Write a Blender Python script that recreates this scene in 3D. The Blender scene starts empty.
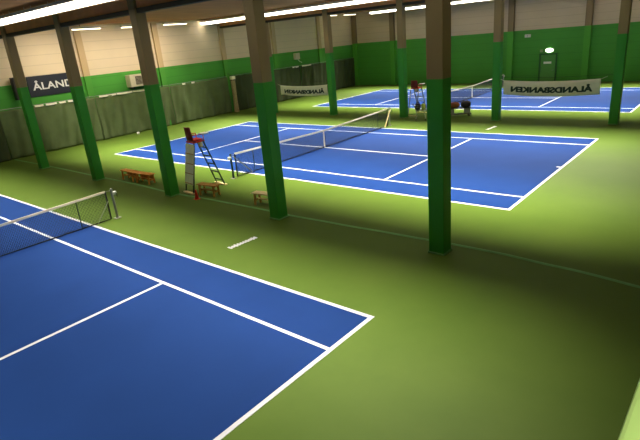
import bpy, bmesh, math, random
from mathutils import Vector, Matrix
random.seed(4)
D = bpy.data
S = bpy.context.scene
COL = S.collection

# ------------------------------------------------------------------ helpers
def lin(c):
    return tuple(((v/255)/12.92 if v/255 <= .04045 else ((v/255+.055)/1.055)**2.4) for v in c)

def mat(name, rgb, rough=.6, noise=.06, nscale=3., metal=0, emit=0, spec=.5, bump=0):
    m = D.materials.new(name); m.use_nodes = True
    nt = m.node_tree; b = nt.nodes['Principled BSDF']
    c = lin(rgb)
    b.inputs['Roughness'].default_value = rough
    b.inputs['Metallic'].default_value = metal
    b.inputs['Specular IOR Level'].default_value = spec
    if emit:
        b.inputs['Base Color'].default_value = (*c, 1)
        b.inputs['Emission Color'].default_value = (*c, 1)
        b.inputs['Emission Strength'].default_value = emit
        return m
    tc = nt.nodes.new('ShaderNodeTexCoord')
    n = nt.nodes.new('ShaderNodeTexNoise'); n.inputs['Scale'].default_value = nscale
    n.inputs['Detail'].default_value = 4
    nt.links.new(tc.outputs['Object'], n.inputs['Vector'])
    r = nt.nodes.new('ShaderNodeValToRGB')
    r.color_ramp.elements[0].position = .3; r.color_ramp.elements[1].position = .7
    r.color_ramp.elements[0].color = (*[v*(1-noise) for v in c], 1)
    r.color_ramp.elements[1].color = (*[min(1, v*(1+noise)) for v in c], 1)
    nt.links.new(n.outputs['Fac'], r.inputs['Fac'])
    nt.links.new(r.outputs['Color'], b.inputs['Base Color'])
    if bump:
        bp = nt.nodes.new('ShaderNodeBump'); bp.inputs['Strength'].default_value = bump
        nt.links.new(n.outputs['Fac'], bp.inputs['Height']); nt.links.new(bp.outputs['Normal'], b.inputs['Normal'])
    return m

def split_mat(name, low, high, z, rough=.7, brick=True, nz=.05):
    """paint that changes colour at height z (world metres), faint block courses"""
    m = D.materials.new(name); m.use_nodes = True
    nt = m.node_tree; b = nt.nodes['Principled BSDF']; b.inputs['Roughness'].default_value = rough
    g = nt.nodes.new('ShaderNodeNewGeometry'); sp = nt.nodes.new('ShaderNodeSeparateXYZ')
    nt.links.new(g.outputs['Position'], sp.inputs[0])
    gt = nt.nodes.new('ShaderNodeMath'); gt.operation = 'GREATER_THAN'; gt.inputs[1].default_value = z
    nt.links.new(sp.outputs['Z'], gt.inputs[0])
    mx = nt.nodes.new('ShaderNodeMix'); mx.data_type = 'RGBA'
    mx.inputs[6].default_value = (*lin(low), 1); mx.inputs[7].default_value = (*lin(high), 1)
    nt.links.new(gt.outputs[0], mx.inputs[0])
    n = nt.nodes.new('ShaderNodeTexNoise'); n.inputs['Scale'].default_value = .8; n.inputs['Detail'].default_value = 5
    nt.links.new(g.outputs['Position'], n.inputs['Vector'])
    mr = nt.nodes.new('ShaderNodeMapRange'); mr.inputs['To Min'].default_value = 1-nz*2; mr.inputs['To Max'].default_value = 1+nz
    nt.links.new(n.outputs['Fac'], mr.inputs['Value'])
    last = mr.outputs['Result']
    if brick:
        # course joints every 0.6 m
        md = nt.nodes.new('ShaderNodeMath'); md.operation = 'FRACT'
        dv = nt.nodes.new('ShaderNodeMath'); dv.operation = 'DIVIDE'; dv.inputs[1].default_value = .6
        nt.links.new(sp.outputs['Z'], dv.inputs[0]); nt.links.new(dv.outputs[0], md.inputs[0])
        ls = nt.nodes.new('ShaderNodeMath'); ls.operation = 'GREATER_THAN'; ls.inputs[1].default_value = .07
        nt.links.new(md.outputs[0], ls.inputs[0])
        m2 = nt.nodes.new('ShaderNodeMapRange'); m2.inputs['To Min'].default_value = .86; m2.inputs['To Max'].default_value = 1
        nt.links.new(ls.outputs[0], m2.inputs['Value'])
        mm = nt.nodes.new('ShaderNodeMath'); mm.operation = 'MULTIPLY'
        nt.links.new(last, mm.inputs[0]); nt.links.new(m2.outputs['Result'], mm.inputs[1]); last = mm.outputs[0]
    vm = nt.nodes.new('ShaderNodeVectorMath'); vm.operation = 'SCALE'
    nt.links.new(mx.outputs[2], vm.inputs[0]); nt.links.new(last, vm.inputs['Scale'])
    nt.links.new(vm.outputs[0], b.inputs['Base Color'])
    return m

class MB:
    def __init__(s): s.v = []; s.f = []
    def box(s, x0, x1, y0, y1, z0, z1):
        n = len(s.v)
        s.v += [(x, y, z) for z in (z0, z1) for y in (y0, y1) for x in (x0, x1)]
        s.f += [tuple(n+i for i in q) for q in ((0,2,3,1),(4,5,7,6),(0,1,5,4),(2,6,7,3),(0,4,6,2),(1,3,7,5))]
        return s
    def bar(s, a, b, w, h=None, n=4, up=(0,0,1), taper=1):
        """prism from a to b; n==4 -> w x h rectangle, else round radius w"""
        a = Vector(a); b = Vector(b); d = (b-a).normalized(); u = Vector(up)
        if abs(d.dot(u)) > .98: u = Vector((1, 0, 0))
        sx = d.cross(u).normalized(); sy = sx.cross(d).normalized(); k = len(s.v); h = w if h is None else h
        for p, t in ((a, 1), (b, taper)):
            for i in range(n):
                if n == 4:
                    q = ((-1,-1),(1,-1),(1,1),(-1,1))[i]; s.v.append(tuple(p+(sx*q[0]*w/2+sy*q[1]*h/2)*t))
                else:
                    an = 2*math.pi*i/n; s.v.append(tuple(p+(sx*math.cos(an)+sy*math.sin(an))*w*t))
        for i in range(n):
            j = (i+1) % n; s.f.append((k+i, k+j, k+n+j, k+n+i))
        s.f.append(tuple(k+i for i in reversed(range(n)))); s.f.append(tuple(k+n+i for i in range(n)))
        return s
    def tube(s, pts, r, n=8):
        for a, b in zip(pts, pts[1:]): s.bar(a, b, r, n=n)
        return s
    def lathe(s, prof, c=(0,0,0), n=20):
        k = len(s.v); m = len(prof)
        for r, z in prof:
            for i in range(n):
                a = 2*math.pi*i/n; s.v.append((c[0]+r*math.cos(a), c[1]+r*math.sin(a), c[2]+z))
        for j in range(m-1):
            for i in range(n):
                i2 = (i+1) % n; s.f.append((k+j*n+i, k+j*n+i2, k+(j+1)*n+i2, k+(j+1)*n+i))
        s.f.append(tuple(k+i for i in reversed(range(n)))); s.f.append(tuple(k+(m-1)*n+i for i in range(n)))
        return s
    def grid(s, fn, nu, nv):
        k = len(s.v)
        for j in range(nv+1):
            for i in range(nu+1): s.v.append(tuple(fn(i/nu, j/nv)))
        for j in range(nv):
            for i in range(nu):
                a = k+j*(nu+1)+i; s.f.append((a, a+1, a+nu+2, a+nu+1))
        return s
    def prism_x(s, prof, x0, x1):
        """closed profile of (y,z) extruded along x"""
        k = len(s.v); n = len(prof)
        for x in (x0, x1): s.v += [(x, y, z) for y, z in prof]
        for i in range(n):
            j = (i+1) % n; s.f.append((k+i, k+j, k+n+j, k+n+i))
        s.f.append(tuple(k+i for i in reversed(range(n)))); s.f.append(tuple(k+n+i for i in range(n)))
        return s
    def build(s, name, m, parent=None, bevel=0, smooth=False, solid=0, sub=0):
        me = D.meshes.new(name); me.from_pydata(s.v, [], s.f); me.validate()
        bm = bmesh.new(); bm.from_mesh(me); bmesh.ops.recalc_face_normals(bm, faces=bm.faces); bm.to_mesh(me); bm.free()
        me.materials.append(m)
        if smooth:
            for p in me.polygons: p.use_smooth = True
        o = D.objects.new(name, me); COL.objects.link(o)
        if parent: o.parent = parent
        if solid:
            md = o.modifiers.new('s', 'SOLIDIFY'); md.thickness = solid; md.offset = 0
        if bevel:
            md = o.modifiers.new('b', 'BEVEL'); md.width = bevel; md.segments = 2; md.limit_method = 'ANGLE'
        if sub:
            md = o.modifiers.new('u', 'SUBSURF'); md.levels = sub; md.render_levels = sub
        return o

def tag(o, label, cat=None, group=None, kind=None):
    if label: o['label'] = label
    if cat: o['category'] = cat
    if group: o['group'] = group
    if kind: o['kind'] = kind
    return o
def thing(name, label, cat, loc, rz=0, group=None):
    o = D.objects.new(name, None); COL.objects.link(o); o.location = loc; o.rotation_euler = (0, 0, rz)
    o.empty_display_size = .1
    return tag(o, label, cat, group)
def struct(o): o['kind'] = 'structure'; return o
def copy_tree(o, parent=None):
    c = o.copy(); COL.objects.link(c)
    if parent: c.parent = parent
    for ch in list(o.children):
        if ch.parent == o: copy_tree(ch, c)
    return c
def text_mesh(body, size, ext, m, name, parent=None, fn=None, bold=.0):
    cu = D.curves.new(name, 'FONT'); cu.body = body; cu.size = size; cu.extrude = ext; cu.offset = bold
    cu.align_x = 'CENTER'; cu.align_y = 'CENTER'
    to = D.objects.new('tmp', cu); COL.objects.link(to)
    bpy.context.view_layer.update()
    me = D.meshes.new_from_object(to.evaluated_get(bpy.context.evaluated_depsgraph_get()))
    D.objects.remove(to); D.curves.remove(cu)
    xs = [v.co.x for v in me.vertices]; cx = (max(xs)+min(xs))/2
    for v in me.vertices:
        v.co.x -= cx
        if fn: v.co = fn(v.co)
    me.name = name; me.materials.clear(); me.materials.append(m)
    o = D.objects.new(name, me); COL.objects.link(o)
    if parent: o.parent = parent
    return o, max(xs)-min(xs)

# ------------------------------------------------------------------ constants
HY, SY, BX, VX = 5.485, 4.115, 11.885, 6.40
CN, CM, CF = -18.46, 0.0, 18.45          # court centre lines (y)
COLX = [-12.77, -6.62, -.50, 5.60, 11.50]
COLB = [-12.9, -6.72, -.72, 5.56, 11.76]
RA, RB = -9.3, 9.33
XL, XR, YF, YN, ZC = -18.3, 17.17, 28.0, -29.0, 7.7
PAINT = 4.41

# ------------------------------------------------------------------ materials
M = {}
M['blue'] = mat('blue_acrylic', (27, 56, 114), .75, .05, .6, spec=.06)
M['white_line'] = mat('line_paint', (205, 208, 216), .7, .03, spec=.2)
M['green_metal'] = mat('green_paint', (34, 104, 46), .5, .08)
M['hem'] = mat('hem_green', (104, 156, 90), .8, .1)
M['column'] = split_mat('column_paint', (46, 146, 34), (138, 118, 78), 4.41, .55, brick=False, nz=.08)
M['wall'] = split_mat('wall_paint', (74, 158, 54), (222, 204, 172), PAINT, .8)
M['wall_far'] = split_mat('far_wall_paint', (72, 150, 50), (200, 180, 150), 4.5, .8)
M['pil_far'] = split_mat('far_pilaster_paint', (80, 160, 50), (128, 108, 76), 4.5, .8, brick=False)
M['pil'] = split_mat('pilaster_paint', (80, 160, 56), (196, 170, 128), PAINT, .8, brick=False)
M['cap'] = mat('pale_green_cap', (176, 214, 122), .5, .04, 6)
M['rwall'] = mat('right_wall_green', (70, 100, 40), .8)
M['curtain'] = mat('curtain_cloth', (92, 108, 66), .85, .12, 1.5)
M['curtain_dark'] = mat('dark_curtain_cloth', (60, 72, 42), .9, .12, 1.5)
M['tape'] = mat('white_tape', (250, 244, 222), .7)
M['navy'] = mat('navy_board', (24, 30, 44), .6)
M['letter'] = mat('letter_white', (226, 226, 226), .6)
M['banner'] = mat('banner_cloth', (226, 222, 196), .8, .04)
M['print'] = mat('dark_print', (30, 52, 40), .7)
M['black'] = mat('black_plastic', (18, 18, 18), .5)
M['net'] = mat('net_cord', (14, 20, 34), .8)
M['netband'] = mat('net_band', (226, 218, 196), .8, .04)
M['steel'] = mat('grey_steel', (150, 152, 146), .45, .05, metal=.3)
M['darksteel'] = mat('dark_green_steel', (26, 50, 44), .5)
M['red'] = mat('red_plastic', (214, 44, 38), .45)
M['cone'] = mat('cone_red', (214, 52, 40), .5)
M['wood'] = mat('brown_wood', (190, 138, 62), .6, .15, 8)
M['pale_wood'] = mat('pale_wood', (250, 226, 166), .6, .1, 8)
M['orange_wood'] = mat('orange_wood', (228, 150, 66), .6, .15, 8)
M['cream'] = mat('cream_metal', (206, 196, 168), .6)
M['grille'] = mat('grille_brown', (70, 58, 42), .7)
M['housing'] = mat('light_housing', (190, 184, 170), .6)
M['glow'] = mat('lamp_glow', (255, 246, 226), emit=6.5)
M['glow_wash'] = mat('wash_glow', (255, 240, 205), emit=4)
M['exitglow'] = mat('exit_lamp_glow', (225, 255, 215), emit=4)
M['bundle'] = mat('gathered_net', (170, 152, 112), .9, .2, 9)
M['beam_wood'] = mat('beam_wood', (226, 158, 100), .8, .12, 2)
M['girder'] = mat('girder_brown', (66, 58, 44), .8)
M['yellow'] = mat('ball_yellow', (216, 224, 80), .8)
M['bag_brown'] = mat('bag_brown', (150, 84, 46), .8)
M['bag_dark'] = mat('bag_dark', (40, 34, 32), .8)
M['grey_white'] = mat('grey_white', (206, 206, 196), .6)

def floor_mat():
    m = D.materials.new('green_acrylic'); m.use_nodes = True; nt = m.node_tree; b = nt.nodes['Principled BSDF']
    b.inputs['Roughness'].default_value = .6; b.inputs['Specular IOR Level'].default_value = .15
    g = nt.nodes.new('ShaderNodeNewGeometry')
    n = nt.nodes.new('ShaderNodeTexNoise'); n.inputs['Scale'].default_value = .35; n.inputs['Detail'].default_value = 7
    n.inputs['Roughness'].default_value = .6
    nt.links.new(g.outputs['Position'], n.inputs['Vector'])
    r = nt.nodes.new('ShaderNodeValToRGB'); r.color_ramp.elements[0].position = .3; r.color_ramp.elements[1].position = .7
    a = lin((78, 103, 33)); c = lin((88, 111, 40))
    r.color_ramp.elements[0].color = (*a, 1); r.color_ramp.elements[1].color = (*c, 1)
    nt.links.new(n.outputs['Fac'], r.inputs['Fac']); nt.links.new(r.outputs['Color'], b.inputs['Base Color'])
    return m
def ceil_mat():
    m = D.materials.new('ceiling_boards'); m.use_nodes = True; nt = m.node_tree; b = nt.nodes['Principled BSDF']
    b.inputs['Roughness'].default_value = .8
    g = nt.nodes.new('ShaderNodeNewGeometry'); mp = nt.nodes.new('ShaderNodeMapping'); mp.inputs['Scale'].default_value = (6, .4, 1)
    n = nt.nodes.new('ShaderNodeTexNoise'); n.inputs['Scale'].default_value = 1; n.inputs['Detail'].default_value = 4
    nt.links.new(g.outputs['Position'], mp.inputs['Vector']); nt.links.new(mp.outputs[0], n.inputs['Vector'])
    r = nt.nodes.new('ShaderNodeValToRGB'); r.color_ramp.elements[0].position = .3; r.color_ramp.elements[1].position = .7
    r.color_ramp.elements[0].color = (*lin((150, 96, 54)), 1); r.color_ramp.elements[1].color = (*lin((196, 130, 74)), 1)
    nt.links.new(n.outputs['Fac'], r.inputs['Fac']); nt.links.new(r.outputs['Color'], b.inputs['Base Color'])
    return m
M['floor'] = floor_mat(); M['ceil'] = ceil_mat()

# ------------------------------------------------------------------ setting
XB = 21.5
struct(MB().box(XL-.3, XB, YN, YF+.3, -.2, 0).build('floor', M['floor']))
struct(MB().box(XL-.3, XB, YN, YF+.3, ZC, ZC+.2).build('ceiling', M['ceil']))
struct(MB().box(XL-.3, XL, YN, YF+.3, 0, ZC).build('wall_left', M['wall']))
struct(MB().box(XL, XB, YF, YF+.3, 0, ZC).build('wall_back', M['wall_far']))
struct(MB().box(XL, XB, YN-.3, YN, 0, ZC).build('wall_front', M['wall_far']))
struct(MB().box(XB, XB+.3, YN, YF+.3, 0, ZC).build('wall_far_right', M['wall_far']))
struct(MB().box(XR, XR+.4, YN, YF, 0, 4.7).build('wall_right', M['rwall']))
struct(MB().box(XR+.4, XB, YN, YF, 3.6, 3.8).build('floor_balcony', M['rwall']))
struct(MB().box(XR-.006, XR+.45, YN, YF, 4.7, 4.76).build('trim_1', M['cap'], bevel=.01))
# pale ledge where left wall meets the ceiling
struct(MB().box(XL, XL+.22, -2.7, 27.9, 7.6, 7.7).build('trim_2', M['pil']))
# pilasters
n = 3
for y in (-15.5, -9.3, -3.0, 2.95, 9.3, 15.5, 22.1):
    struct(MB().box(XL, XL+.18, y-.22, y+.22, 0, 7.6).build('trim_%d' % n, M['pil'])); n += 1
for x in [-13.02, -6.82, -.6, 5.75, 11.7, -17.9]:
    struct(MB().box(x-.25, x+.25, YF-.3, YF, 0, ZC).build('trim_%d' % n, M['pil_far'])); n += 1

# ceiling girders on each column line, cross ribs between
names = {RA: ('dark girder running over the five nearest columns', 'girder'), RB: ('dark girder running over the second line of columns', 'girder')}
for y in (RA, RB):
    o = thing('ceiling_girder', names[y][0], 'girder', (XL, y, 6.93))
    MB().box(0, XB-XL, -.10, .10, .16, ZC-6.93).build('timber_beam', M['beam_wood'], o)
    MB().box(0, XB-XL, -.15, .15, 0, .16).build('bottom_flange', M['girder'], o)

# ------------------------------------------------------------------ courts
def court(cy, label, netlabel, sx=1):
    t = thing('tennis_court', label, 'tennis court', (-.06 if cy < -9 else 0, cy, 0))
    MB().box(-BX, BX, -HY, HY, 0, .006).build('playing_surface', M['blue'], t)
    l = MB(); w = .049
    for y in (-HY, HY): l.box(-BX, BX, y-w, y+w, .001, .011)
    for y in (-SY, SY): l.box(-BX, BX, y-w*.9, y+w*.9, .001, .0105)
    for x in (-BX, BX): l.box(x-w*.95, x+w*.95, -HY-w, HY+w, .001, .0115)
    for x in (-VX, VX): l.box(x-w*.9, x+w*.9, -SY, SY, .001, .0108)
    l.box(-VX, VX, -w*.9, w*.9, .001, .0112)
    for x in (-BX, BX):
        s_ = -1 if x > 0 else 1; l.box(min(x, x+s_*.2), max(x, x+s_*.2), -w, w, .001, .012)
    l.build('court_lines', M['white_line'], t)
    return t
court(CN, 'blue tennis court nearest the camera, running off the left edge', '')
court(CM, 'blue tennis court in the middle of the hall, behind the nearest columns', '')
court(CF, 'blue tennis court farthest away, in front of the green back wall', '')

def net_top(y, e=6.30):
    # 1.07 at posts, .914 at centre
    return .90+.16*min(1, abs(y)/e)
def make_net(cy, label, loose=False):
    t = thing('tennis_net', label, 'tennis net', (0, cy, 0))
    E = 6.18
    m = MB(); sp = .05; r = .0072
    k = int(2*E/sp)
    for i in range(k+1):
        y = -E+2*E*i/k; m.bar((0, y, .03), (0, y, net_top(y)-.02), r, r)
    nh = 19
    for j in range(nh):
        f = j/(nh-1)
        for a, b in ((-E, 0), (0, E)):
            za = .04+f*(net_top(a)-.08); zb = .04+f*(net_top(b)-.08)
            m.bar((0, a, za), (0, b, zb), r, r)
    m.build('net_mesh', M['net'], t)
    b = MB()
    for a, c in ((-E, 0), (0, E)):
        b.bar((0, a, net_top(a)-.005), (0, c, net_top(c)-.005), .03, .075)
    b.build('head_band', M['netband'], t)
    MB().bar((0, -E, .035), (0, E, .035), .02, .035).build('bottom_band', M['black'], t)
    MB().box(-.018, .018, -.03, .03, .015, .90).build('centre_strap', M['netband'], t)
    for s in (-1, 1):
        MB().box(-.02, .02, s*E-.02, s*E+.02, .03, 1.05).build('side_band', M['black'], t)
        MB().tube([(0, s*E, 1.05), (0, s*6.36, 1.05)], .01, 6).build('cable', M['steel'], t)
        MB().bar((0, s*5.1, .02), (0, s*5.1, net_top(5.1)), .014, n=8).build('singles_stick', M['darksteel'], t)
    return t
def make_post(loc, label, face, col='steel'):
    """face = -1/+1 : which side (y) the winch is on"""
    t = thing('net_post', label, 'net post', loc, 0, None)
    MB().lathe([(.045, .01), (.045, 1.08), (.04, 1.11), (.015, 1.12)], n=16).build('post', M[col], t, smooth=False)
    MB().box(-.11, .11, -.11, .11, 0, .014).build('base_plate', M['steel'], t, bevel=.003)
    wn = MB().box(-.05, .05, min(0, face*.16), max(0, face*.16), .86, .99).build('winch', M['grey_white'], t, bevel=.02)
    MB().tube([(.05, face*.1, .92), (.13, face*.1, .92), (.13, face*.1, .78)], .01, 8).build('winch_handle', M['black'], wn)
    return t
make_net(CN, 'long tennis net across the nearest blue court, white headband')
make_net(CM, 'tennis net across the middle blue court, between two benches and far columns')
make_net(CF, 'tennis net across the farthest blue court by back wall')
make_post((0, CN+6.42, 0), 'grey net post with winch at the end of the nearest net', 1)
make_post((0, CN-6.42, 0), 'net post of the nearest net on its outer side', -1)
make_post((0, -6.42, 0), 'dark net post of the middle court beside the umpire chair', -1, 'darksteel')
make_post((0, 6.42, 0), 'pale net post at the far end of the middle net', 1)
make_post((0, CF-6.42, 0), 'net post of the farthest court nearest the red umpire seat', -1)
make_post((0, CF+6.42, 0), 'net post of the farthest court beside the white banner edge', 1)
# leaning braces at the posts
o = MB().bar((.09, -6.36, 1.0), (.09, -5.35, .05), .035, .035).build('net_brace', M['steel'])
tag(o, 'grey brace slanting from dark net post down to the middle court', 'brace')
o = MB().bar((.08, 6.42, 1.0), (.08, 5.75, .03), .06, .05).build('net_brace', M['pale_wood'])
tag(o, 'pale brace leaning against the far post of middle net', 'brace')
o = MB().bar((.05, CN+6.2, .72), (.05, CN+5.65, .03), .03, .02).build('net_brace', M['steel'])
tag(o, 'thin grey strap slanting from the nearest net to floor', 'strap')

# ------------------------------------------------------------------ columns
def column(x, y, label, group):
    t = thing('column', label, 'column', (x, y, 0), 0, group)
    MB().box(-.21, .21, -.21, .21, 0, ZC).build('shaft', M['column'], t, bevel=.012)
    MB().box(-.235, .235, -.235, .235, 0, .05).build('base_plate', M['hem'], t, bevel=.01)
    return t
la = ['square green column at far left, in front of the navy wall sign',
      'square green column second from left, in front of two orange benches line',
      'square green column third from left, just left of the umpire chair',
      'square green column beside the pale bench, left of the nearest one',
      'nearest and largest square green column, standing right of centre']
la[1] = 'square green column second from left, hiding the end of the navy sign'
for x, l in zip(COLX, la): column(x, RA, l, 'columns between the near and middle courts')
lb = ['distant green column almost hidden behind a nearer one, left of the white banner',
      'distant green column at the right end of the left white banner',
      'distant green column just left of the far red umpire seat',
      'distant green column at left end of the right white banner',
      'distant green column at the right edge, right of the right white banner']
for x, l in zip(COLB, lb): column(x, RB, l, 'columns between the middle and far courts')

# divider hem lying along the floor
pts = [(-17.8, -9.0), (-13.3, -8.95), (-11.2, -8.95), (-6.6, -9.0), (-3.8, -9.0), (-.6, -9.14), (1.8, -9.0), (4.5, -8.95), (5.6, -8.98), (7.7, -8.9), (9.9, -8.8), (11.7, -8.72), (12.8, -8.72), (14.3, -8.82), (16.9, -9.1)]
def cr(P, t):
    i = min(int(t), len(P)-2); f = t-i; f = f*f*(3-2*f)
    return P[i][0]*(1-(t-i))+P[i+1][0]*(t-i), P[i][1]*(1-f)+P[i+1][1]*f
o = MB()
def fn(u, v):
    x, y = cr(pts, u*(len(pts)-1)); a = (v-.5)
    return (x, y+a*.12, .004+.022*math.sin(math.pi*v))
o.grid(fn, 140, 6)
o = o.build('net_hem', M['hem'], smooth=True)
tag(o, 'pale green hem of the divider net lying along the nearest column line', 'net hem')

# ------------------------------------------------------------------ banners + cable
def banner(x0, x1, z0, z1, label):
    cx = (x0+x1)/2; L = x1-x0; H = z1-z0
    t = thing('banner', label, 'banner', (cx, RB, z0), 0)
    sag = lambda x: -.10*(1-(2*x/L)**2)
    b = MB().grid(lambda u, v: ((u-.5)*L, .025*math.sin(u*17)*(1-.4*v), v*H+sag((u-.5)*L)), 60, 6)
    b.build('cloth', M['banner'], t, solid=.006, smooth=True)
    W = L*.84
    tmp, w0 = text_mesh('ÅLANDSBANKEN', .5, .01, M['print'], 'lettering', bold=.013)
    me0 = tmp.data; D.objects.remove(tmp)
    vs = [tuple(v.co) for v in me0.vertices]; fs = [tuple(p.vertices) for p in me0.polygons]; nv = len(vs)
    V_ = []; F_ = []
    for q, (dx, dy) in enumerate(((-.018, 0), (0, 0), (.018, 0), (0, .012), (0, -.012))):       # heavier strokes
        V_ += [(a+dx, b+dy, c+q*.0006) for a, b, c in vs]; F_ += [tuple(i+q*nv for i in f) for f in fs]
    me = D.meshes.new('lettering'); me.from_pydata(V_, [], F_); me.materials.append(M['print'])
    k = W/w0
    zs = [v.co.y for v in me.vertices]; zc = -.0+(min(zs)+max(zs))/2
    for v in me.vertices:
        x, y, z = v.co
        xx = -x*k+L*.005                    # reads from the far side, mirrored from here
        v.co = (xx, .025*math.sin((xx/L+.5)*17)*.8+(-z)*1.2, H*.47+(y-zc)*.78*H/.78+sag(xx))
    o = D.objects.new('lettering', me); COL.objects.link(o); o.parent = t
    for s in (-1, 1):
        MB().tube([(s*L/2, 0, H-.02), (s*(L/2+.28), 0, H+.1)], .008, 6).build('cord', M['tape'], t)
banner(5.95, 10.98, 1.50, 2.30, 'white bank banner with mirrored lettering hanging at right, before the exit door')
banner(-11.95, -7.13, 1.48, 2.22, 'white bank banner with mirrored lettering hanging at left, before the dark curtain')
for a, b, l in ((COLB[0], COLB[1], 'thin dark cable above the left white banner'), (COLB[3], COLB[4], 'thin dark cable above the right white banner')):
    o = MB().tube([(a+.2, RB, 2.48), ((a+b)/2, RB, 2.40), (b-.2, RB, 2.48)], .008, 6).build('cable', M['black']); tag(o, l, 'cable')

# ------------------------------------------------------------------ left wall: curtain, sign, heater
def curtain(y0, y1, x, label, m, tabs, seed):
    rnd = random.Random(seed); L = y1-y0
    t = thing('curtain', label, 'curtain', (x, y0, 0), 0, 'curtains along the left wall')
    ph = [rnd.uniform(0, 6.3) for _ in range(6)]
    def fn(u, v):
        y = u*L; z = v
        d = .07*math.sin(y*5.1+ph[0]+z*1.6)+.045*math.sin(y*9.7+ph[1]-z*2.4)+.05*math.sin(y*3.1+ph[2]+4.5*z)+.03*math.sin(y*6.3+ph[3]-6*z)
        e = .5+.5*(1-v)
        top = 3.0-.035*abs(math.sin(y*math.pi/.8))
        return (d*e, y, .015+v*(top-.015))
    MB().grid(fn, int(L*16), 22).build('cloth', m, t, solid=.008, smooth=True)
    MB().bar((-.05, 0, 3.05), (-.05, L, 3.05), .018, n=8).build('rail', M['steel'], t)
    y = .1
    for a, b in tabs:
        MB().grid(lambda u, v: (.06+.01*math.sin(u*9), (a-y0)+u*(b-a), 2.93+v*.12-.02*math.sin(u*math.pi)), 8, 2).build('top_tape', M['tape'], t, solid=.01)
    return t
curtain(-9.1, -2.95, -18.0, 'dark green curtain panel below the navy sign', M['curtain'], [(-6.95, -6.4), (-6.25, -5.55), (-5.4, -4.95), (-4.8, -4.1)], 1)
curtain(-2.9, 3.2, -18.0, 'dark green curtain panel below the cream air heater', M['curtain'], [(-2.6, -1.3), (-1.25, 0), (.05, 1.4), (1.95, 2.3)], 2)
curtain(3.25, 9.1, -18.0, 'dark green curtain panel left of the gathered pale net', M['curtain'], [(4.4, 4.7), (5.3, 5.6)], 3)
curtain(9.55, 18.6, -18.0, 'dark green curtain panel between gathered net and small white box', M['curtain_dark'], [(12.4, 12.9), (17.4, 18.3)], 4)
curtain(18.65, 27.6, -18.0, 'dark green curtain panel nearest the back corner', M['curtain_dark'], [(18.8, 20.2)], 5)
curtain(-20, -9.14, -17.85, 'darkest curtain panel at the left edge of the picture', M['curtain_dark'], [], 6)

t = thing('wall_sign', 'navy sign with white capitals high on the left wall', 'sign', (XL, -5.55, 3.52))
MB().box(0.0, .06, -1.35, 1.75, 0, 1.27).build('board', M['navy'], t, bevel=.01)
def put(v): return Vector((.062+v.z, v.x, v.y))
tx, w0 = text_mesh('ÅLANDS', .86, .008, M['letter'], 'lettering', t, fn=lambda c: Vector((.07+c.z, c.x*1.0, c.y*1.0)), bold=.014)
zz = [v.co.z for v in tx.data.vertices]; TW = 2.95
for v in tx.data.vertices: v.co.y = v.co.y*TW/w0+.38; v.co.z = (v.co.z-min(zz))*.72+.40

t = thing('loudspeaker', 'tall black loudspeaker on the left wall beside the navy sign', 'loudspeaker', (XL+.2, -7.75, 3.5))
MB().box(-.0, .35, -.17, .17, 0, 1.35).build('cabinet', M['black'], t, bevel=.02)
MB().box(.35, .37, -.14, .14, .05, 1.3).build('grille', M['bag_dark'], t, bevel=.005)
MB().box(-.2, 0, -.05, .05, .5, .8).build('bracket', M['steel'], t)

t = thing('air_heater', 'cream air heater with square dark grille on left wall', 'air heater', (XL+.01, .62, 3.3))
MB().box(0.0, .65, -.78, .78, 0, .85).build('body', M['cream'], t, bevel=.03)
g = MB().box(.65, .67, -.36, .16, .14, .72)
gr = g.build('grille', M['grille'], t)
fr = MB()
for k in range(6): fr.box(.67, .69, -.34, .14, .18+k*.09, .2+k*.09)
fr.build('louvre', M['cream'], gr)
MB().box(0, .6, -.6, -.5, -.12, 0).build('bracket', M['black'], t); MB().box(0, .6, .5, .6, -.12, 0).build('bracket', M['black'], t)

t = thing('junction_box', 'small white box high on left wall near the back corner', 'wall box', (XL+.01, 18.35, 3.65))
MB().box(0, .35, -.3, .3, 0, .6).build('case', M['cream'], t, bevel=.03)
MB().tube([(.1, .2, 0), (.08, .45, -.2), (.08, .8, -.35)], .02, 6).build('lead', M['tape'], t)

t = thing('gathered_net', 'pale divider net gathered into a bundle against the dark curtain', 'gathered net', (-17.55, 9.33, 0))
def fb(u, v):
    a = 2*math.pi*u; r = (.2+.035*math.sin(5*a)+.02*math.sin(9*a+4*v))*(.78+.22*abs(2*v-1))*(1.0-.12*v)
    return (r*math.cos(a), r*math.sin(a), .02+v*2.75)
MB().grid(fb, 48, 14).build('net_bundle', M['bundle'], t, smooth=True)
MB().lathe([(.22, 2.77), (.24, 2.8), (.24, 3.0), (.2, 3.03)], n=20).build('top_strap', M['tape'], t)
MB().lathe([(.215, 2.7), (.215, 2.77)], n=20).build('tie', M['black'], t)
MB().tube([(0, 0, 3.0), (-.7, 0, 3.35)], .012, 6).build('cord', M['black'], t)

# low curtain track details at far left: nothing else visible

# ------------------------------------------------------------------ far wall: door, lamp, boxes
t = MB().box(2.1, 3.35, YF-.06, YF+.0, 0, 2.35).build('door_1', mat('door_green', (84, 150, 62), .6)); struct(t)
f = MB().box(1.96, 2.1, YF-.12, YF, 0, 2.47).box(3.35, 3.45, YF-.12, YF, 0, 2.47).box(2.1, 3.35, YF-.12, YF, 2.35, 2.47)
struct(f.build('door_frame', mat('frame_green', (40, 96, 34), .6), t))
struct(MB().box(2.35, 3.0, YF-.075, YF-.06, 1.6, 1.78).build('door_plate', M['tape'], t))
struct(MB().tube([(3.2, YF-.06, 1.05), (3.2, YF-.13, 1.05), (3.05, YF-.13, 1.05)], .012, 8).build('door_handle', M['steel'], t))
t = thing('exit_lamp', 'glowing oval exit lamp above the green door', 'lamp', (2.78, YF, 2.72))
MB().box(-.36, .36, -.07, 0, -.15, .15).build('base', M['cream'], t, bevel=.02)
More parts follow.
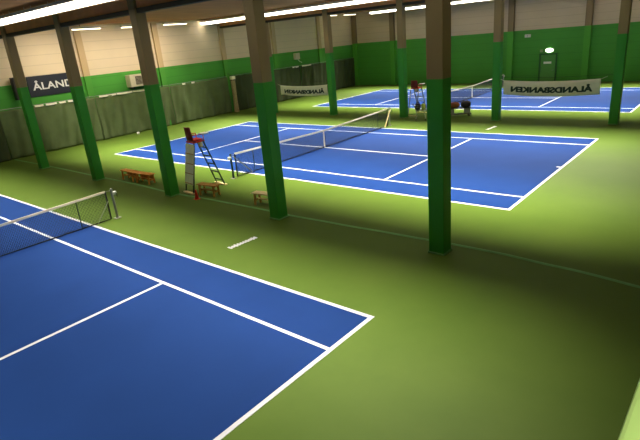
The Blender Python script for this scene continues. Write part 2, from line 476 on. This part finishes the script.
e = MB().grid(lambda u, v: (.33*math.cos(2*math.pi*u)*math.cos(v*math.pi/2), -.07-.14*math.sin(v*math.pi/2), .18*math.sin(2*math.pi*u)*math.cos(v*math.pi/2)), 24, 6)
e.build('diffuser', M['exitglow'], t, smooth=True)
o = MB().box(1.98, 2.22, YF-.05, YF, 2.58, 2.8).build('wall_notice', mat('notice_olive', (150, 168, 110), .7), bevel=.01); tag(o, 'small pale notice left of the exit lamp', 'notice')
t = thing('alarm_box', 'small white alarm box high on the green back wall', 'alarm box', (.87, YF, 3.9))
cs = MB().box(-.26, .26, -.12, 0, 0, .26).build('case', M['grey_white'], t, bevel=.03)
MB().box(-.05, .05, -.14, -.12, .08, .18).build('indicator', M['steel'], cs)

# ------------------------------------------------------------------ benches
def bench(L, top, legm, lower=True, panel=False):
    t = thing('bench', '', 'bench', (0, 0, 0))
    if panel: MB().box(-L/2+.12, L/2-.12, .13, .15, .1, .36).build('side_board', M[legm], t, bevel=.004)
    for k in range(3):
        y = (-.115, 0, .115)[k]
        MB().box(-L/2, L/2, y-.05, y+.05, .42, .455).build('seat_plank', M[top], t, bevel=.006)
    for s in (-1, 1):
        x = s*(L/2-.14)
        m = MB().bar((x, -.15, 0), (x, -.12, .42), .055, .07).bar((x, .15, 0), (x, .12, .42), .055, .07).box(x-.025, x+.025, -.14, .14, .36, .42).box(x-.02, x+.02, -.13, .13, .15, .2)
        m.build('leg', M[legm], t, bevel=.004)
    if lower: MB().box(-L/2+.1, L/2-.1, -.06, .06, .2, .23).build('stretcher', M[top], t, bevel=.004)
    return t
def place(t, loc, rz, label, group='wooden benches along the nearest column line'):
    t.location = loc; t.rotation_euler = (0, 0, rz); t['label'] = label; t['group'] = group; return t
b1 = place(bench(1.2, 'orange_wood', 'orange_wood', panel=True), (-4.82, -8.62, 0), -.03, 'orange wooden bench, left one of the pair between columns')
place(copy_tree(b1), (-3.55, -8.62, 0), .05, 'orange wooden bench, right one of the pair between columns')
place(bench(1.05, 'wood', 'wood'), (1.05, -8.6, 0), .12, 'brown wooden bench in front of the umpire chair')
place(bench(1.3, 'pale_wood', 'wood'), (4.3, -8.5, 0), .1, 'pale wooden bench half hidden by a green column')

# cone
t = thing('traffic_cone', 'small red cone on floor before the umpire chair', 'cone', (1.0, -9.2, 0))
t.scale = (.8, .8, .85)
MB().lathe([(.11, .02), (.035, .44), (.02, .46)], n=20).build('cone_body', M['cone'], t, smooth=True)
MB().box(-.14, .14, -.14, .14, 0, .025).build('base', M['cone'], t, bevel=.01)

# ------------------------------------------------------------------ umpire chairs
def umpire(loc, rz, label, panel=True, steel='darksteel'):
    t = thing('umpire_chair', label, 'umpire chair', loc, rz, 'umpire chairs')
    w = .33
    # back legs (y-) and front ladder (y+)
    for s in (-1, 1):
        MB().bar((s*w, -.62, .02), (s*w*.85, -.22, 1.72), .045, .045).build('leg', M[steel], t)
        MB().bar((s*w, .82, .02), (s*w*.85, .18, 1.76), .045, .045).build('leg', M[steel], t)
    for k in range(5):
        f = (k+.6)/5.4
        y = .82+(.18-.82)*f; z = .02+1.74*f
        MB().box(-w, w, y-.03, y+.03, z-.018, z+.018).build('rung', M[steel], t)
    if panel:
        m = MB().grid(lambda u, v: ((u-.5)*.66, -.63+.4*(.17+v*.82)+-.03, .02+1.7*(.17+v*.82)), 2, 2)
        m.build('board_panel', M['tape'], t, solid=.02)
        for k in range(4):
            f = .2+.2*k
            MB().bar((-w, -.62+.4*f-.055, .02+1.7*f), (w, -.62+.4*f-.055, .02+1.7*f), .022, .022).build('cross_bar', M['wood'], t)
    MB().box(-w-.04, w+.04, -.72, -.58, 0, .05).build('foot_board', M['pale_wood'], t, bevel=.006)
    MB().box(-w-.14, w+.1, .77, .89, 0, .05).build('foot_board', M['pale_wood'], t, bevel=.006)
    MB().box(-.3, .3, -.26, .24, 1.74, 1.79).build('platform', M['red'], t, bevel=.01)
    MB().grid(lambda u, v: ((u-.5)*.5, -.24+v*.44, 1.83-.04*math.sin(math.pi*v)*math.sin(math.pi*u)), 8, 6).build('seat', M['red'], t, solid=.03, smooth=True)
    MB().grid(lambda u, v: ((u-.5)*(.52-.08*v*v), -.27-.06*v+.05*(2*u-1)**2, 1.84+.46*v), 8, 6).build('backrest', mat('dark_red', (120, 24, 22), .5), t, solid=.035, smooth=True)
    for s in (-1, 1):
        MB().tube([(s*.28, -.24, 2.02), (s*.3, .2, 2.0), (s*.3, .22, 1.78)], .016, 8).build('armrest', M['red'], t)
    o = MB().box(.12, .44, .12, .4, 2.0, 2.035).build('writing_shelf', M['grey_white'], t, bevel=.01)
    MB().box(-.24, -.02, .22, .3, 1.52, 1.7).build('sign_plate', M['tape'], t, bevel=.004)
    return t
UC = umpire((.06, -8.14, 0), -.12, 'umpire chair with red seat and white board between columns and middle net')
UC.scale = (.95, 1.05, 1.15)
umpire((-.35, 10.4, 0), 0, 'distant umpire chair with red seat beside the farthest net', panel=False, steel='steel')

# ------------------------------------------------------------------ ball trolleys by far court
def trolley(loc, rz, label, kind):
    t = thing('ball_trolley', label, 'ball trolley', loc, rz, 'ball trolleys near the far umpire chair')
    lm = 'grey_white' if kind else 'black'
    for sx in (-1, 1):
        for sy in (-1, 1):
            MB().bar((sx*.3, sy*.22, .1), (sx*.24, sy*.18, .62), .03, .03).build('leg', M['grey_white'], t)
            w = MB()
            for k in range(1): w.bar((sx*.3-.015, sy*.22, .055), (sx*.3+.015, sy*.22, .055), .055, n=14)
            w.build('wheel', M['black'], t)
    b = MB()
    z0, z1 = .6, .95
    for z in (z0, .72, .84, z1):
        g = .26+.06*(z-z0)/(z1-z0)
        P_ = [(-g*1.2, -g, z), (g*1.2, -g, z), (g*1.2, g, z), (-g*1.2, g, z), (-g*1.2, -g, z)]
        b.tube(P_, .008, 6)
    for k in range(9):
        f = -1+2*k/8
        for s in (-1, 1):
            b.bar((f*.31, s*.26, z0), (f*.38, s*.32, z1), .006, n=5); b.bar((s*.31, f*.26, z0), (s*.38, f*.32, z1), .006, n=5)
    b.box(-.31, .31, -.26, .26, z0-.01, z0)
    b.build('basket', M['steel'] if kind else M['bag_dark'], t)
    MB().tube([(-.38, -.2, z1), (-.52, -.2, 1.05), (-.52, .2, 1.05), (-.38, .2, z1)], .014, 8).build('handle', M['steel'], t)
    return t
def blob(name, loc, rx, ry, rz_, m, label, cat, seed=0, rot=0):
    t = thing(name, label, cat, loc, rot)
    r = random.Random(seed); p = [r.uniform(0, 6) for _ in range(4)]
    def fn(u, v):
        a = 2*math.pi*u; b = -math.pi/2+math.pi*v
        k = 1+.06*math.sin(3*a+p[0])*math.cos(b)+.04*math.sin(7*a+p[1])
        sq = lambda c: math.copysign(abs(c)**.75, c)
        return (rx*sq(math.cos(a))*abs(math.cos(b))**.6*k, ry*sq(math.sin(a))*abs(math.cos(b))**.6*k, rz_+rz_*sq(math.sin(b)))
    MB().grid(fn, 30, 14).build('bag_body', m, t, smooth=True)
    MB().tube([(-rx*.5, 0, rz_*1.9), (-rx*.3, 0, rz_*2.35), (rx*.3, 0, rz_*2.35), (rx*.5, 0, rz_*1.9)], .018, 8).build('handle', M['black'], t)
    return t
trolley((.95, 8.6, 0), .5, 'wire ball trolley carrying a dark bag, left of the nearest column', 1)
blob('sports_bag', (.8, 8.52, .62), .18, .16, .22, M['bag_dark'], 'dark sports bag lying in the wire ball trolley', 'bag', 1, .5)
blob('ball_bag', (1.1, 8.68, .62), .12, .15, .2, M['yellow'], 'small yellow bag of balls beside the dark sports bag', 'bag', 2, .2)
# second, lower cart with a big brown and dark bag
t = thing('equipment_cart', 'low dark cart on wheels right of the nearest column', 'cart', (2.75, 10.3, 0), .55)
MB().box(-.75, .75, -.26, .26, .12, .17).build('deck', M['black'], t, bevel=.01)
for sx in (-1, 1):
    for sy in (-1, 1): MB().bar((sx*.6, sy*.22-.02, .06), (sx*.6, sy*.22+.02, .06), .06, n=14).build('wheel', M['black'], t)
MB().tube([(-.75, -.22, .17), (-.75, -.22, .85), (-.75, .22, .85), (-.75, .22, .17)], .02, 8).build('push_handle', M['grey_white'], t)
for s in (-1, 1): MB().bar((s*.5, 0, .17), (s*.5, 0, .5), .05, .4).build('support', M['grey_white'], t)
MB().box(-.7, .75, -.25, .25, .5, .54).build('tray', M['black'], t, bevel=.01)
blob('sports_bag', (2.44, 10.12, .545), .38, .2, .18, M['bag_brown'], 'brown sports bag on the low dark cart', 'bag', 3, .55)
blob('sports_bag', (3.1, 10.5, .545), .31, .21, .2, M['bag_dark'], 'dark sports bag at the right end of the low cart', 'bag', 4, .55)

# ------------------------------------------------------------------ painted marks on the floor
def mark(loc, label):
    t = thing('floor_marking', label, 'floor marking', loc, 0, 'painted brand strips on the green floor')
    rnd = random.Random(7); m = MB()
    m.box(-.035, .035, -.5, .5, .001, .006)
    for k in range(10):
        y = -.47+k*.104; h = rnd.choice((.08, .11, .095)); m.box(-h, h*.8, y-.034, y+.034, .001, .0075)
    m.build('painted_strip', M['white_line'], t)
    t.rotation_euler = (0, 0, -.08)
    return t
mark((6.18, -11.45, 0), 'short white painted strip on the floor before the pale bench')
mark((6.25, 7.0, 0), 'short white painted strip beyond the middle court, below right banner')

# small white litter at curtain foot
o = MB().lathe([(.1, 0), (.12, .1), (.05, .16)], n=12).build('small_bag', M['grey_white']); o.location = (-17.3, -.6, 0)
tag(o, 'small pale bag lying at the foot of the curtain', 'bag')

# ------------------------------------------------------------------ lamps
ZL = 7.42
def fixture(L, side, glow):
    """asymmetric trough; side=+1 throws light to +y, -1 to -y"""
    t = thing('ceiling_light', '', 'ceiling light', (0, 0, 0))
    w = .22
    prof = [(-side*w, -.17), (-side*w, .14), (side*w, .14), (side*w, .02), (side*(w-.015), .02), (side*(w-.015), .12), (-side*(w-.015), .12), (-side*(w-.015), -.17)]
    MB().prism_x(prof, -L/2, L/2).build('reflector', M['housing'], t)
    MB().prism_x([(-side*(w-.02), -.15), (-side*(w-.02), .08), (side*(w-.02), .08), (side*(w-.02), .0), (side*.1, -.13)], -L/2+.01, L/2-.01).build('diffuser', glow, t)
    for s in (-1, 1): MB().bar((s*L*.35, 0, .12), (s*L*.35, 0, ZC-ZL), .012, n=6).build('hanger', M['housing'], t)
    return t
protos = {}
ROWS = [(-11.0, -1, 'on this side of the nearest girder'), (-7.45, 1, 'behind the nearest girder, above the middle court'),
        (7.4, -1, 'along the far sideline of the middle court'), (11.0, 1, 'behind the second girder, above the far court'),
        (25.9, -1, 'nearest to the back wall')]
LF = 2.2
for y, side, lab in ROWS:
    if side not in protos: protos[side] = fixture(LF-.01, side, M['glow']); first = True
    else: first = False
    k0, k1 = (0, 14)
    if y > 20: k0 = 1
    for k in range(k0, k1):
        o = protos[side] if first else copy_tree(protos[side]); first = False
        o.location = ((-17.0 if y == 7.4 else -15.4)+k*LF, y, ZL)
        o['label'] = 'long ceiling light in row '+lab
        o['group'] = 'ceiling lights '+lab
def area(name, loc, sx, sy, power, tilt, spread, col=(1, .93, .78), rz=0, ry=0):
    l = D.lights.new(name, 'AREA'); l.shape = 'RECTANGLE'; l.size = sx; l.size_y = sy; l.energy = power
    l.spread = math.radians(spread); l.color = col
    o = D.objects.new(name, l); COL.objects.link(o); o.location = loc; o.rotation_euler = (math.radians(tilt), math.radians(ry), rz)
    return o
POW, TILT, SPR = 2700, 27, 72
for y, side, lab in ROWS + [(-25.9, 1, '')]:
    area('row_lamp', (-.7, y, ZL-.2), 30, .24, POW*(.6 if y < -20 else .50 if y < -10 else 1), side*(25.5 if y < -10 else TILT), (68 if y < -10 else SPR))
t = thing('ceiling_light', 'added unseen light brightening the parapet cap', 'ceiling light', (17.9, -19.5, ZL))  # fixture added out of view, so that the parapet cap is lit
MB().box(-.12, .12, -.6, .6, 0, .12).build('housing', M['housing'], t, bevel=.01)
MB().box(-.1, .1, -.57, .57, -.05, 0).build('diffuser', M['glow'], t, bevel=.01)
MB().bar((0, 0, .12), (0, 0, ZC-ZL), .012, n=6).build('hanger', M['housing'], t)
area('cap_fill', (17.9, -19.5, ZL-.07), .2, 1.2, 24, 0, 38)  # narrow fill added for the cap, kept off the floor
# short fixtures on the left
tw = None
for y, L, z, x, lab in ((-3.2, 1.9, 7.36, -16.4, 'first short light by left wall, above the navy sign'), (.2, 1.9, 7.34, -16.4, 'second short light by left wall, above the air heater'),
                (3.6, 2.0, 7.38, -16.4, 'third short light by left wall, before gathered net'), (23.4, 1.2, 7.5, -17.2, 'tiny short light near back corner, left one'),
                (26.3, 2.0, 7.5, -17.2, 'tiny short light near back corner, right one')):
    t = thing('ceiling_light', lab, 'ceiling light', (x, y, z), 0, 'short ceiling lights by the left wall')
    MB().box(-.12, .12, -L/2, L/2, -.02, .1).build('housing', M['housing'], t, bevel=.01)
    MB().box(-.10, .10, -L/2+.03, L/2-.03, -.07, -.02).build('diffuser', M['glow_wash'], t, bevel=.015)
    for s in (-1, 1): MB().bar((0, s*L*.35, .1), (0, s*L*.35, ZC-z), .012, n=6).build('hanger', M['housing'], t)
for y in (-5.5, -1.5, 2.5):  # fill lights added apart from the fixtures, to brighten the left wall
    area('wall_fill', (-14.6, y, 7.1), .5, 2.4, 60, 0, 100, (1, .84, .66), ry=55)

# ------------------------------------------------------------------ world, camera
w = D.worlds.new('world'); S.world = w; w.use_nodes = True
w.node_tree.nodes['Background'].inputs[0].default_value = (.9, .85, .7, 1)
w.node_tree.nodes['Background'].inputs[1].default_value = .02

a, b, c = 7.24277643e-01, 1.22564879e+00, -9.26478103e-02
Rm = Matrix.Rotation(a, 3, 'Z') @ Matrix.Rotation(b, 3, 'X') @ Matrix.Rotation(c, 3, 'Z')
cam = D.cameras.new('camera'); co = D.objects.new('camera', cam); COL.objects.link(co)
co.matrix_world = Matrix.Translation((17.2738750, -20.4527462, 5.56061942)) @ Rm.to_4x4()
cam.sensor_width = 36; cam.lens = 507.754433/640*36; cam.clip_start = .05; cam.clip_end = 300
S.camera = co
S.view_settings.view_transform = 'Standard'; S.view_settings.look = 'None'; S.view_settings.gamma = 1
S.view_settings.exposure = 0.0
